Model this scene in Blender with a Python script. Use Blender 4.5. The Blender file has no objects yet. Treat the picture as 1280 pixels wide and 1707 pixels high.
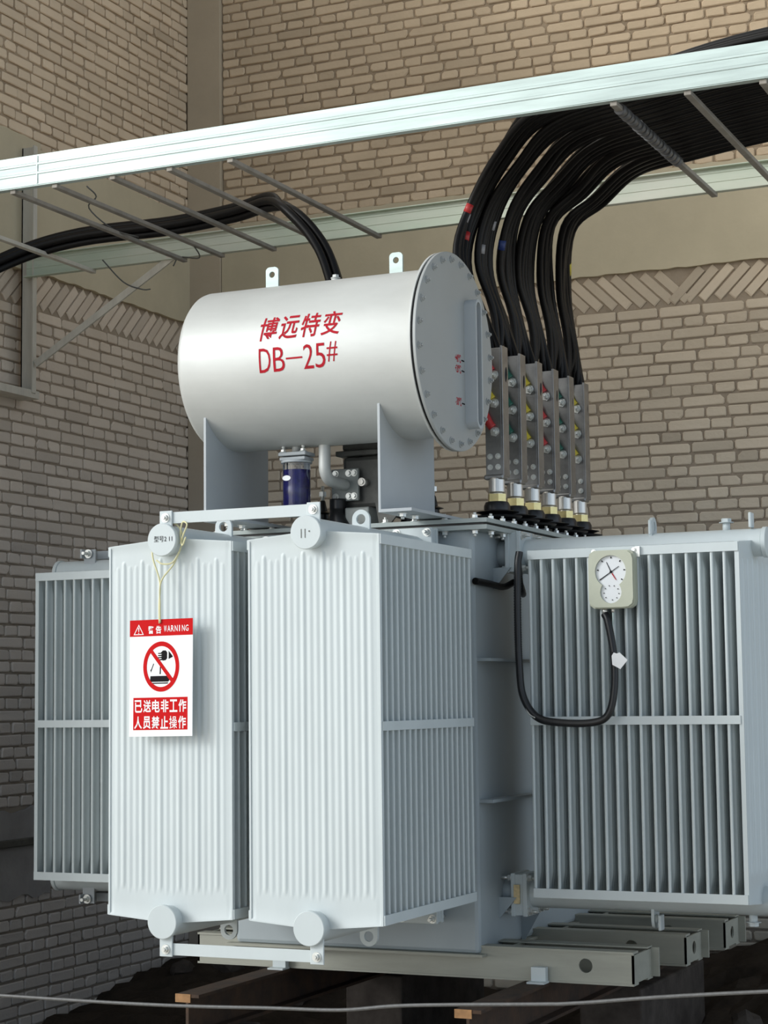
import bpy, bmesh, math, random
from mathutils import Vector, Matrix
random.seed(7)
S = bpy.context.scene
COL = S.collection
PI = math.pi

# ------------------------------------------------------------------ camera
cd = bpy.data.cameras.new('camera'); cam = bpy.data.objects.new('camera', cd); COL.objects.link(cam)
S.camera = cam
CAM_R = ((0.90845, 0.41781, -0.01180), (0.05151, -0.08390, 0.99514), (0.41479, -0.90465, -0.09774))
R = Matrix(CAM_R); x = R[0].normalized(); z = R[2].normalized(); y = z.cross(x).normalized(); x = y.cross(z)
M3 = Matrix((x, y, z)).transposed()
cam.matrix_world = Matrix.Translation((3.015, -5.972, 1.6)) @ M3.to_4x4()
cd.sensor_fit = 'HORIZONTAL'; cd.sensor_width = 36; cd.lens = 36 * 3149.8 / 1280
cd.clip_end = 200

# ------------------------------------------------------------------ light
S.view_settings.view_transform = 'Standard'; S.view_settings.look = 'None'
S.view_settings.gamma = 1; S.view_settings.use_curve_mapping = False
S.view_settings.exposure = 0.2
W = bpy.data.worlds.new('open_yard_sky'); S.world = W; W.use_nodes = True
nt = W.node_tree; bg = nt.nodes['Background']
tc = nt.nodes.new('ShaderNodeTexCoord'); sp = nt.nodes.new('ShaderNodeSeparateXYZ')
rp = nt.nodes.new('ShaderNodeValToRGB'); mr = nt.nodes.new('ShaderNodeMapRange')
nt.links.new(tc.outputs['Generated'], sp.inputs[0]); nt.links.new(sp.outputs['Z'], mr.inputs['Value'])
mr.inputs['From Min'].default_value = -0.3; mr.inputs['From Max'].default_value = 1.0
nt.links.new(mr.outputs[0], rp.inputs[0])
# the open yard lies to the front and left; dark band added on the right to deepen the fin gaps
mx_ = nt.nodes.new('ShaderNodeMapRange'); nt.links.new(sp.outputs['X'], mx_.inputs['Value'])
mx_.inputs['From Min'].default_value = -1.0; mx_.inputs['From Max'].default_value = 1.0
mc_ = nt.nodes.new('ShaderNodeValToRGB'); mc_.color_ramp.interpolation = 'EASE'; nt.links.new(mx_.outputs[0], mc_.inputs[0])
q_ = mc_.color_ramp.elements; q_[0].position = 0.36; q_[0].color = (1, 1, 1, 1); q_[1].position = 1.0; q_[1].color = (0.40, 0.46, 0.54, 1)
for p_, c_ in ((0.56, (0.205, 0.245, 0.30, 1)), (0.80, (0.21, 0.26, 0.325, 1))):
    k_ = q_.new(p_); k_.color = c_
mm_ = nt.nodes.new('ShaderNodeMix'); mm_.data_type = 'RGBA'; mm_.blend_type = 'MULTIPLY'; mm_.inputs['Factor'].default_value = 1
nt.links.new(rp.outputs[0], mm_.inputs['A']); nt.links.new(mc_.outputs['Color'], mm_.inputs['B']); nt.links.new(mm_.outputs['Result'], bg.inputs['Color'])
e = rp.color_ramp.elements
e[0].position = 0.0; e[0].color = (0.75, 0.66, 0.52, 1)
e[1].position = 1.0; e[1].color = (0.22, 0.21, 0.19, 1)
for p_, c_ in ((0.25, (0.80, 0.82, 0.82, 1)), (0.5, (0.60, 0.61, 0.60, 1))):
    k_ = rp.color_ramp.elements.new(p_); k_.color = c_
bg.inputs['Strength'].default_value = 2.65
sd = bpy.data.lights.new('sun', 'SUN'); so = bpy.data.objects.new('sun', sd); COL.objects.link(so)
SUN_AZ, SUN_EL = math.radians(48), math.radians(24)     # from the front left, low
d = Vector((-math.sin(SUN_AZ) * math.cos(SUN_EL), -math.cos(SUN_AZ) * math.cos(SUN_EL), math.sin(SUN_EL)))
so.rotation_euler = d.to_track_quat('Z', 'Y').to_euler(); so.location = (-6, -8, 6)
sd.energy = 1.5; sd.angle = math.radians(22); sd.color = (0.97, 1.0, 1.0)

# ------------------------------------------------------------------ materials
def mat(name, col, rough=0.5, metal=0.0, noise=0.0, nscale=8.0, bump=0.0, bscale=60.0, col2=None, trans=0.0, attr=False, zmix=None, spec=0.5, stretch=None, thr=(0.3, 0.7)):
    m = bpy.data.materials.new(name); m.use_nodes = True; t = m.node_tree; n = t.nodes; L = t.links
    b = n['Principled BSDF']; b.inputs['Base Color'].default_value = (*col, 1)
    b.inputs['Roughness'].default_value = rough; b.inputs['Metallic'].default_value = metal
    b.inputs['Specular IOR Level'].default_value = spec
    if trans: b.inputs['Transmission Weight'].default_value = trans
    g = n.new('ShaderNodeNewGeometry')
    out = None
    if noise or col2 or attr or zmix:
        vec = g.outputs['Position']
        if stretch:
            mp = n.new('ShaderNodeMapping'); mp.inputs['Scale'].default_value = stretch; L.new(vec, mp.inputs[0]); vec = mp.outputs[0]
        nz = n.new('ShaderNodeTexNoise'); nz.inputs['Scale'].default_value = nscale; nz.inputs['Detail'].default_value = 6; nz.inputs['Roughness'].default_value = 0.62
        L.new(vec, nz.inputs['Vector'])
        mp2 = n.new('ShaderNodeMapRange'); mp2.inputs['From Min'].default_value = thr[0]; mp2.inputs['From Max'].default_value = thr[1]
        L.new(nz.outputs['Fac'], mp2.inputs['Value'])
        mx = n.new('ShaderNodeMix'); mx.data_type = 'RGBA'
        c2 = col2 if col2 else tuple(c * (1 - noise) for c in col)
        mx.inputs['A'].default_value = (*col, 1); mx.inputs['B'].default_value = (*c2, 1)
        L.new(mp2.outputs[0], mx.inputs['Factor']); out = mx.outputs['Result']
        if zmix:                              # colour blend by height: greyer low on the wall, base colour higher
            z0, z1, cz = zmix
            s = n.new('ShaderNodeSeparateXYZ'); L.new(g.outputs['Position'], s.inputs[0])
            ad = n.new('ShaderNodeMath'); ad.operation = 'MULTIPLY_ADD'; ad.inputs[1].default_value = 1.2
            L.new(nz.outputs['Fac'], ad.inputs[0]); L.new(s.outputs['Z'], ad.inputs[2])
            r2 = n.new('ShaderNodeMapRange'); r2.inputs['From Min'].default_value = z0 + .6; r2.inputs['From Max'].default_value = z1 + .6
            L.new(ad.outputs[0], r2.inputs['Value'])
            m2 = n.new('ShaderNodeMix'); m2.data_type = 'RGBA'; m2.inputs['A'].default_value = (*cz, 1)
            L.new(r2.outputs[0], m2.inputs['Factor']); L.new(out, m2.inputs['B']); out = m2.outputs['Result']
        if attr:
            a = n.new('ShaderNodeAttribute'); a.attribute_name = 'shade'
            m3 = n.new('ShaderNodeMix'); m3.data_type = 'RGBA'; m3.blend_type = 'MULTIPLY'; m3.inputs['Factor'].default_value = 1
            L.new(out, m3.inputs['A']); L.new(a.outputs['Color'], m3.inputs['B']); out = m3.outputs['Result']
        L.new(out, b.inputs['Base Color'])
    if bump:
        nb = n.new('ShaderNodeTexNoise'); nb.inputs['Scale'].default_value = bscale; nb.inputs['Detail'].default_value = 8
        L.new(g.outputs['Position'], nb.inputs['Vector'])
        bp = n.new('ShaderNodeBump'); bp.inputs['Strength'].default_value = 0.8; bp.inputs['Distance'].default_value = bump
        L.new(nb.outputs['Fac'], bp.inputs['Height']); L.new(bp.outputs[0], b.inputs['Normal'])
    return m

BRICK_GREY = (0.30, 0.275, 0.25)
M = dict(
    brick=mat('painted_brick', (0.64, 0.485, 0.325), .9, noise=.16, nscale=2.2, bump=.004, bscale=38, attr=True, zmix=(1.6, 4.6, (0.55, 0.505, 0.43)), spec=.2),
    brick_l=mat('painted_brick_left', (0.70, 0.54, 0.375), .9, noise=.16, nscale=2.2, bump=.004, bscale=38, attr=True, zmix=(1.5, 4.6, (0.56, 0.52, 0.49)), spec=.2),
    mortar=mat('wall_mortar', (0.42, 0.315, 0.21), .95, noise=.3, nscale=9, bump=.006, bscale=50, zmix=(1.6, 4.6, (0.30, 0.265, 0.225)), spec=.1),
    plaster=mat('cream_plaster', (0.56, 0.47, 0.32), .9, noise=.14, nscale=3, bump=.002, bscale=20, spec=.2),
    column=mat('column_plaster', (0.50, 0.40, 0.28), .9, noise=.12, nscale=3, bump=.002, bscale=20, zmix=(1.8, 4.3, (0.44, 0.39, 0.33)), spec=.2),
    cement=mat('grey_cement', (0.36, 0.35, 0.35), .9, noise=.25, nscale=5, bump=.006, bscale=25, spec=.2),
    rad=mat('pale_radiator_paint', (0.60, 0.655, 0.665), .42, noise=.07, nscale=7, stretch=(1, 1, .35)),
    tank=mat('grey_tank_paint', (0.40, 0.45, 0.475), .45, noise=.12, nscale=3, stretch=(1, 1, .4)),
    cover=mat('cover_paint', (0.40, 0.45, 0.44), .45, noise=.15, nscale=9),
    shell=mat('silver_conservator_paint', (0.60, 0.61, 0.59), .48, metal=.2, noise=.10, nscale=3.5, stretch=(1, 1, 2.5), bump=.0006, bscale=6),
    endcap=mat('end_cover_paint', (0.40, 0.415, 0.41), .45, metal=.1, noise=.06, nscale=4),
    saddle=mat('saddle_paint', (0.47, 0.50, 0.52), .5, noise=.08, nscale=4),
    galv=mat('galvanised_steel', (0.56, 0.66, 0.635), .42, metal=.4, noise=.30, nscale=9, stretch=(.25, 1, 3)),
    galv_dull=mat('weathered_galvanised_steel', (0.60, 0.59, 0.50), .6, metal=.15, col2=(0.44, 0.52, 0.40), nscale=1.5, stretch=(.6, 1, 2)),
    galv_post=mat('tan_weathered_steel', (0.62, 0.575, 0.49), .55, metal=.15, noise=.25, nscale=5, stretch=(3, 3, .5)),
    rung=mat('rung_steel', (0.34, 0.31, 0.27), .6, metal=.3, noise=.3, nscale=14),
    bolt=mat('zinc_bolt', (0.78, 0.79, 0.76), .3, metal=.6, noise=.1, nscale=60),
    busbar=mat('tinned_busbar', (0.36, 0.355, 0.35), .28, metal=.75, noise=.35, nscale=14),
    brass=mat('brass', (0.78, 0.66, 0.32), .3, metal=.8, noise=.2, nscale=30),
    alu=mat('aluminium_cap', (0.72, 0.70, 0.66), .33, metal=.8),
    black=mat('black_rubber', (0.012, 0.012, 0.014), .35, noise=.3, nscale=20),
    cable=mat('black_cable_sheath', (0.008, 0.007, 0.007), .42, noise=.3, nscale=30, spec=.22),
    dark=mat('dark_cast_iron', (0.13, 0.13, 0.12), .5, metal=.3, noise=.4, nscale=18),
    relay=mat('relay_paint', (0.30, 0.32, 0.31), .45, metal=.2, noise=.25, nscale=20),
    red=mat('red_paint', (0.52, 0.015, 0.03), .7, noise=.25, nscale=40, spec=.15),
    signred=mat('sign_red', (0.60, 0.008, 0.010), .7, spec=.12),
    white=mat('sign_white', (0.90, 0.91, 0.92), .35),
    ink=mat('black_ink', (0.012, 0.010, 0.012), .7, spec=.1),
    cream=mat('gauge_housing', (0.50, 0.515, 0.41), .4, noise=.06, nscale=20),
    dial=mat('dial_face', (0.74, 0.76, 0.78), .3),
    gel=mat('blue_silica_gel', (0.018, 0.012, 0.22), .25, noise=.6, nscale=45),
    glass=mat('clear_glass', (0.95, 0.97, 1.0), .03, trans=1.0),
    string=mat('yellow_string', (0.70, 0.66, 0.40), .8),
    l_yellow=mat('yellow_lug_sleeve', (0.55, 0.44, 0.03), .45), l_green=mat('green_lug_sleeve', (0.01, 0.10, 0.065), .45), l_red=mat('red_lug_sleeve', (0.45, 0.03, 0.03), .45),
    rust=mat('rusty_steel', (0.075, 0.040, 0.022), .85, col2=(0.03, 0.02, 0.015), nscale=10, bump=.002),
    rustend=mat('bright_rust', (0.42, 0.22, 0.09), .7, noise=.5, nscale=25),
    beam=mat('skid_beam_paint', (0.40, 0.40, 0.34), .5, noise=.22, nscale=5, stretch=(.5, 1, 3)),
    soil=mat('dark_soil', (0.055, 0.042, 0.032), .95, col2=(0.025, 0.02, 0.016), nscale=6, bump=.02, bscale=14, spec=.1),
    rock=mat('broken_stone', (0.10, 0.085, 0.075), .95, noise=.5, nscale=8, bump=.01, bscale=20, spec=.1),
    yard=mat('pale_concrete_yard', (0.52, 0.47, 0.39), .9, noise=.1, nscale=2),
    steelwire=mat('grey_wire_rope', (0.15, 0.15, 0.15), .5, metal=.3, noise=.3, nscale=80),
    wrap=mat('grey_tape_wrap', (0.12, 0.12, 0.125), .4, noise=.4, nscale=40),
)

# ------------------------------------------------------------------ mesh builder
class MB:
    def __init__(s): s.v = []; s.f = []; s.mi = []; s.sm = []; s.col = []
    def add(s, vs, fs, mi=0, smooth=False, col=1.0):
        o = len(s.v); s.v += [Vector(v) for v in vs]; s.col += [col] * len(vs)
        for f in fs: s.f.append(tuple(i + o for i in f)); s.mi.append(mi); s.sm.append(smooth)
        return s
    def box(s, x0, x1, y0, y1, z0, z1, mi=0, b=0.0):
        if b <= 0:
            vs = [(x, y, z) for z in (z0, z1) for y in (y0, y1) for x in (x0, x1)]
            s.add(vs, [(0, 2, 3, 1), (4, 5, 7, 6), (0, 1, 5, 4), (2, 6, 7, 3), (0, 4, 6, 2), (1, 3, 7, 5)], mi); return s
        bm = bmesh.new(); bmesh.ops.create_cube(bm, size=1)
        for v in bm.verts: v.co = Vector(((x0 + x1) / 2 + v.co.x * (x1 - x0), (y0 + y1) / 2 + v.co.y * (y1 - y0), (z0 + z1) / 2 + v.co.z * (z1 - z0)))
        bmesh.ops.bevel(bm, geom=bm.edges[:], offset=b, segments=2, affect='EDGES', profile=.5)
        bm.verts.index_update(); s.add([v.co.copy() for v in bm.verts], [[v.index for v in f.verts] for f in bm.faces], mi); bm.free(); return s
    def cyl(s, p0, p1, r0, r1=None, n=24, mi=0, cap=True, smooth=True):
        r1 = r0 if r1 is None else r1
        p0 = Vector(p0); p1 = Vector(p1); q = (p1 - p0).to_track_quat('Z', 'Y').to_matrix(); vs = []
        for p, r in ((p0, r0), (p1, r1)):
            for i in range(n): a = 2 * PI * i / n; vs.append(p + q @ Vector((math.cos(a) * r, math.sin(a) * r, 0)))
        o = len(s.v); s.add(vs, [(i, (i + 1) % n, n + (i + 1) % n, n + i) for i in range(n)], mi, smooth)
        if cap: s.f += [tuple(o + i for i in reversed(range(n))), tuple(o + n + i for i in range(n))]; s.mi += [mi, mi]; s.sm += [False, False]
        return s
    def lathe(s, base, axis, prof, n=32, mi=0):
        base = Vector(base); q = Vector(axis).to_track_quat('Z', 'Y').to_matrix(); vs = []
        for r, h in prof:
            for i in range(n): a = 2 * PI * i / n; vs.append(base + q @ Vector((math.cos(a) * r, math.sin(a) * r, h)))
        k = len(prof); fs = [(j * n + i, j * n + (i + 1) % n, (j + 1) * n + (i + 1) % n, (j + 1) * n + i) for j in range(k - 1) for i in range(n)]
        o = len(s.v); s.add(vs, fs, mi, False)
        s.f += [tuple(o + i for i in reversed(range(n))), tuple(o + (k - 1) * n + i for i in range(n))]; s.mi += [mi, mi]; s.sm += [False, False]
        return s
    def tube(s, pts, r, n=10, mi=0, sub=6):
        P = catmull(pts, sub) if sub else [Vector(p) for p in pts]
        up = None; vs = []; m = len(P)
        for i, p in enumerate(P):
            t = (P[min(i + 1, m - 1)] - P[max(i - 1, 0)]).normalized()
            if up is None: up = t.orthogonal().normalized()
            up = (up - t * up.dot(t)).normalized(); w = t.cross(up)
            rr = r(i / (m - 1)) if callable(r) else r
            for k in range(n): a = 2 * PI * k / n; vs.append(p + up * math.cos(a) * rr + w * math.sin(a) * rr)
        o = len(s.v)
        s.add(vs, [(i * n + k, i * n + (k + 1) % n, (i + 1) * n + (k + 1) % n, (i + 1) * n + k) for i in range(m - 1) for k in range(n)], mi, True)
        s.f += [tuple(o + i for i in reversed(range(n))), tuple(o + (m - 1) * n + i for i in range(n))]; s.mi += [mi, mi]; s.sm += [False, False]
        return s
    def prism(s, poly, fn, t0, t1, mi=0):        # poly of 2D points, fn(u,v,t)->3D
        n = len(poly); vs = [fn(u, v, t0) for u, v in poly] + [fn(u, v, t1) for u, v in poly]
        s.add(vs, [tuple(reversed(range(n))), tuple(range(n, 2 * n))] + [(i, (i + 1) % n, n + (i + 1) % n, n + i) for i in range(n)], mi); return s
    def ring(s, outer, inner, fn, t0, t1, mi=0):   # plate with a hole; outer and inner have the same count
        n = len(outer); vs = [fn(u, v, t) for t in (t0, t1) for u, v in list(outer) + list(inner)]
        fs = []
        for i in range(n):
            j = (i + 1) % n
            fs += [(i, n + i, n + j, j), (2 * n + i, 2 * n + j, 3 * n + j, 3 * n + i), (i, j, 2 * n + j, 2 * n + i), (n + i, 3 * n + i, 3 * n + j, n + j)]
        s.add(vs, fs, mi); return s
    def hexbolt(s, p, axis, r=.011, h=.009, shank=0, mi=0):
        p = Vector(p); a = Vector(axis).normalized()
        s.cyl(p, p + a * .003, r * 1.45, n=14, mi=mi); s.cyl(p + a * .003, p + a * (.003 + h), r, n=6, mi=mi, smooth=False)
        if shank: s.cyl(p + a * (.003 + h), p + a * (.003 + h + shank), r * .55, n=8, mi=mi)
        return s

def catmull(pts, sub):
    P = [Vector(p) for p in pts]; P = [P[0] * 2 - P[1]] + P + [P[-1] * 2 - P[-2]]; out = []
    for i in range(1, len(P) - 2):
        a, b, c, d_ = P[i - 1:i + 3]
        for k in range(sub):
            t = k / sub
            out.append(.5 * ((2 * b) + (c - a) * t + (2 * a - 5 * b + 4 * c - d_) * t * t + (3 * b - a - 3 * c + d_) * t ** 3))
    out.append(P[-2]); return out

WL = {}      # world origin (4x4) of every object
def obj(name, mb, mats, parent=None, loc=(0, 0, 0), local=False, label=None, fix=True):
    me = bpy.data.meshes.new(name); L = Vector(loc)
    off = Vector((0, 0, 0)) if local else L
    me.from_pydata([v - off for v in mb.v], [], mb.f)
    for m_ in (mats if isinstance(mats, (list, tuple)) else [mats]): me.materials.append(M[m_] if isinstance(m_, str) else m_)
    me.polygons.foreach_set('material_index', mb.mi); me.polygons.foreach_set('use_smooth', mb.sm)
    if any(c != 1.0 for c in mb.col):
        ca = me.color_attributes.new('shade', 'FLOAT_COLOR', 'POINT')
        ca.data.foreach_set('color', [q for c in mb.col for q in (c, c, c, 1)])
    me.update()
    if fix:
        bm = bmesh.new(); bm.from_mesh(me); bmesh.ops.recalc_face_normals(bm, faces=bm.faces[:]); bm.to_mesh(me); bm.free()
    o = bpy.data.objects.new(name, me); COL.objects.link(o)
    if parent is not None:
        o.parent = parent; o.location = (L if local else WL[parent.name].inverted() @ L)
        WL[o.name] = WL[parent.name] @ Matrix.Translation(o.location)
        if not local:
            R3 = WL[parent.name].to_3x3().inverted()
            if not is_id(R3): me.transform(R3.to_4x4())
    else: o.location = L; WL[o.name] = Matrix.Translation(L)
    if label: o['label'] = label
    return o
def is_id(m3): return all(abs(m3[i][j] - (i == j)) < 1e-6 for i in range(3) for j in range(3))
def thing(o, label, cat, group=None, kind=None):
    o['label'] = label; o['category'] = cat
    if group: o['group'] = group
    if kind: o['kind'] = kind
    return o
def struct(o, label=None):
    o['kind'] = 'structure'
    if label: o['label'] = label
    return o
def empty(name, loc):
    o = bpy.data.objects.new(name, None); COL.objects.link(o); o.location = loc; o.empty_display_size = .1
    WL[o.name] = Matrix.Translation(Vector(loc)); return o

def text_mesh(body, size, bold=0.0, res=3):
    c = bpy.data.curves.new('txt', 'FONT'); c.body = body; c.size = size; c.offset = bold; c.resolution_u = res
    o = bpy.data.objects.new('txt', c); COL.objects.link(o); bpy.context.view_layer.update()
    dg = bpy.context.evaluated_depsgraph_get(); me = bpy.data.meshes.new_from_object(o.evaluated_get(dg))
    vs = [v.co.copy() for v in me.vertices]; fs = [tuple(p.vertices) for p in me.polygons]
    bpy.data.objects.remove(o); bpy.data.curves.remove(c); bpy.data.meshes.remove(me); return vs, fs
def put_text(mb, body, fn, u0, u1, v0, v1, bold=0.0, mi=0, shear=0.0, cuts=0):
    """fit the text in the rectangle u0..u1, v0..v1 and map it with fn(u, v)"""
    vs, fs = text_mesh(body, 1.0, bold)
    if not vs: return
    if cuts:
        bm = bmesh.new(); bv = [bm.verts.new(v) for v in vs]
        for f in fs:
            try: bm.faces.new([bv[i] for i in f])
            except ValueError: pass
        q0 = min(v.y for v in vs); q1 = max(v.y for v in vs)
        for k in range(1, cuts):
            bmesh.ops.bisect_plane(bm, geom=bm.verts[:] + bm.edges[:] + bm.faces[:], plane_co=(0, q0 + (q1 - q0) * k / cuts, 0), plane_no=(0, 1, 0))
        bm.verts.index_update(); vs = [v.co.copy() for v in bm.verts]; fs = [tuple(v.index for v in f.verts) for f in bm.faces]; bm.free()
    a0 = min(v.x for v in vs); a1 = max(v.x for v in vs); b0 = min(v.y for v in vs); b1 = max(v.y for v in vs)
    out = []
    for v in vs:
        t = (v.y - b0) / max(b1 - b0, 1e-6)
        out.append(fn(u0 + (v.x - a0) / (a1 - a0) * (u1 - u0) + shear * (t - .5), v0 + t * (v1 - v0)))
    mb.add(out, fs, mi)

# ================================================================== THE SETTING
XL, YW = -2.78, 3.85
def brick_wall(name, fn, u0, u1, bands, mats, skips=(), seed=1):
    """fn(u, z, out) -> world; bands: (z0, z1) of level courses. English bond, one mesh."""
    rnd = random.Random(seed); mb = MB()
    mb.add([fn(u0, bands[0][0], -.010), fn(u1, bands[0][0], -.010), fn(u1, bands[-1][1], -.010), fn(u0, bands[-1][1], -.010)], [(0, 1, 2, 3)], 1)
    for (z0, z1, CH, hs) in bands:
        LB, HB, G = .25 * hs, .125 * hs, .0105
        nrow = int(round((z1 - z0) / CH)); ch = (z1 - z0) / nrow
        for r in range(nrow):
            st = r % 2; L = LB if st else HB; uu = u0 - rnd.uniform(0, .12) - (0 if st else .06)
            while uu < u1:
                L_ = L
                if st and rnd.random() < .10: L_ = HB
                a, b = max(uu, u0), min(uu + L_ - G, u1)
                zc0 = z0 + r * ch; zc1 = zc0 + ch - G
                uu += L_ + rnd.uniform(-.003, .003)
                if b - a < .02: continue
                if any(s0 < (a + b) / 2 < s1 and t0 < zc0 + .03 < t1 for s0, s1, t0, t1 in skips): continue
                d0 = rnd.uniform(-.003, .003); j = lambda k=.003: rnd.uniform(-k, k)
                base = [(a + j(), zc0 + j(.003)), (b + j(), zc0 + j(.003)), (b + j(), zc1 + j(.003)), (a + j(), zc1 + j(.003))]
                c = []
                for q in range(4):            # worn corners
                    p0_, p1_, p2_ = base[q - 1], base[q], base[(q + 1) % 4]; k = rnd.uniform(.004, .012) * (2 if rnd.random() < .06 else 1)
                    for o_ in (p0_, p2_):
                        dl = math.hypot(o_[0] - p1_[0], o_[1] - p1_[1]); c.append((p1_[0] + (o_[0] - p1_[0]) * k / dl, p1_[1] + (o_[1] - p1_[1]) * k / dl))
                cx, cz = (a + b) / 2, (zc0 + zc1) / 2
                ci = [(p + (.005 if p < cx else -.005), q + (.005 if q < cz else -.005)) for p, q in c]
                vs = [fn(p, q, -.012) for p, q in c] + [fn(p, q, d0 - .004) for p, q in c] + [fn(p, q, d0 + rnd.uniform(-.0008, .0008)) for p, q in ci]
                sh = rnd.gauss(1.0, .05)
                if rnd.random() < .03: sh *= .85
                mb.add(vs, [tuple(range(16, 24))] + [(i, (i + 1) % 8, 8 + (i + 1) % 8, 8 + i) for i in range(8)] + [(8 + i, 8 + (i + 1) % 8, 16 + (i + 1) % 8, 16 + i) for i in range(8)], 0, False, sh)
    return mb, rnd
def slant_bricks(mb, fn, u0, u1, zc, rnd, dirs, half=.085):
    """a course of bricks laid on the slant under the lintel; dirs(u) gives +1 or -1"""
    u = u0
    while u < u1:
        s_ = dirs(u); cs = math.cos(PI / 4); L2, w2 = .118 + rnd.uniform(-.006, .004), .0245
        pts = []
        for a, b in ((-L2, -w2), (L2, -w2), (L2, w2), (-L2, w2)):
            pts.append((u + (a - b) * cs * 1.0 * s_, zc + (a + b) * cs))
        if s_ < 0: pts = pts[::-1]
        cx = sum(p[0] for p in pts) / 4; cz = sum(p[1] for p in pts) / 4
        ci = [(cx + (p[0] - cx) * .93, cz + (p[1] - cz) * .93) for p in pts]; d0 = rnd.uniform(-.003, .004)
        ci = [(p[0] + rnd.uniform(-.003, .003), p[1]) for p in ci]
        vs = [fn(p, q, -.013) for p, q in pts] + [fn(p, q, d0 - .004) for p, q in pts] + [fn(p, q, d0) for p, q in ci]
        mb.add(vs, [(8, 9, 10, 11)] + [(i, (i + 1) % 4, 4 + (i + 1) % 4, 4 + i) for i in range(4)] + [(4 + i, 4 + (i + 1) % 4, 8 + (i + 1) % 4, 8 + i) for i in range(4)], 0, False, rnd.gauss(.95, .06))
        u += .083 + rnd.uniform(-.004, .004)

fb = lambda u, z, o: (u, YW - o, z)
fl = lambda u, z, o: (XL + o, u, z)
mb, rnd = brick_wall('wall_back', fb, XL + .24, 3.0, [(-.3, 3.70, .0625, .95), (4.46, 7.0, .058, .9)], None, seed=3)
slant_bricks(mb, fb, XL + .3, 3.0, 3.80, rnd, lambda u: -1 if u < .30 else 1)
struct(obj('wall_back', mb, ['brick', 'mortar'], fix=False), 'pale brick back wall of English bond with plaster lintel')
mb, rnd = brick_wall('wall_left', fl, -.2, YW, [(-.3, 3.68, .0625, .9), (4.54, 7.0, .060, .9)], None, skips=((-.3, 2.42, .62, 1.06),), seed=5)
slant_bricks(mb, fl, -.1, YW - .04, 3.775, rnd, lambda u: 1)
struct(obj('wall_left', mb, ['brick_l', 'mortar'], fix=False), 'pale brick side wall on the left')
# wall cores so that the walls have thickness
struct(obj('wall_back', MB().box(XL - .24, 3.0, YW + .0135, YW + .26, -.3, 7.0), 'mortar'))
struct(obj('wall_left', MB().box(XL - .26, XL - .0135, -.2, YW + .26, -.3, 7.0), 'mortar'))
def rough_strip(fn, u0, u1, z0, z1, out, mi=0, seed=1, rag=.005):
    rnd_ = random.Random(seed); n = max(4, int((u1 - u0) / .05)); mbx = MB(); top = []; bot = []
    for i in range(n + 1):
        u = u0 + (u1 - u0) * i / n; top.append((u, z1 + rnd_.uniform(-rag, rag))); bot.append((u, z0 + rnd_.uniform(-rag, rag)))
    for i in range(n):
        q = [bot[i], bot[i + 1], top[i + 1], top[i]]
        vs = [fn(p, r_, -.012) for p, r_ in q] + [fn(p, r_, out) for p, r_ in q]
        mbx.add(vs, [(4, 5, 6, 7), (0, 1, 5, 4), (3, 7, 6, 2)] + ([(0, 4, 7, 3)] if i == 0 else []) + ([(1, 2, 6, 5)] if i == n - 1 else []), mi)
    return mbx
struct(obj('trim_1', rough_strip(fb, XL + .24, 3.0, 3.90, 4.455, .018, seed=2), 'plaster'), 'cream plastered lintel beam across the back wall')
struct(obj('trim_2', rough_strip(fl, 2.24, YW, 3.875, 4.545, .018, seed=4), 'plaster'), 'cream plastered beam along the left wall')
struct(obj('trim_3', rough_strip(fl, -.2, 2.24, 3.86, 4.575, .035, seed=6), 'plaster'))
mb = MB().box(XL, XL + .235, YW - .02, YW + .1, -.3, 7.0, b=.006)
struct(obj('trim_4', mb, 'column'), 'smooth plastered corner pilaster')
struct(obj('trim_5', rough_strip(fl, -.2, 2.40, .61, 1.05, .012, seed=8, rag=.018), 'cement'), 'smooth cement patch low on the left wall')
struct(obj('trim_6', MB().box(XL, XL + .03, -.2, 2.6, .865, .905, b=.006), 'dark'))
# ground
def ground():
    mb = MB(); nx, ny = 60, 50; x0, x1, y0, y1 = -2.78, 3.0, .2, 3.85; r_ = random.Random(11)
    vs = []
    for j in range(ny + 1):
        for i in range(nx + 1):
            X = x0 + (x1 - x0) * i / nx; Y = y0 + (y1 - y0) * j / ny
            h = -.12 + .03 * r_.uniform(-1, 1)
            h += .20 * math.exp(-((X + 2.5) ** 2 / .5 + (Y - 3.5) ** 2 / 1.2)) + .52 * math.exp(-((X - 1.2) ** 2 / 1.1 + (Y - 3.5) ** 2 / .6))
            h += .10 * math.exp(-((Y - 3.9) ** 2) / .25) * (1 + .4 * math.sin(X * 5))
            vs.append((X, Y, h))
    fs = [(j * (nx + 1) + i, j * (nx + 1) + i + 1, (j + 1) * (nx + 1) + i + 1, (j + 1) * (nx + 1) + i) for j in range(ny) for i in range(nx)]
    mb.add(vs, fs); return mb
struct(obj('floor', ground(), 'soil'), 'dark earth floor of the pit under the transformer')
struct(obj('floor', MB().box(-9, 9, -14, .2, -.35, -.12), 'yard'), 'pale concrete yard in front')
struct(obj('floor', MB().box(-9, 3.2, .2, 4.2, -.4, -.2), 'soil'))

# ================================================================== THE TRANSFORMER
TF = empty('power_transformer', (-.33, 1.78, .5))
thing(TF, 'grey oil-filled power transformer with finned radiators on steel rails by the brick wall', 'transformer')
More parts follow.
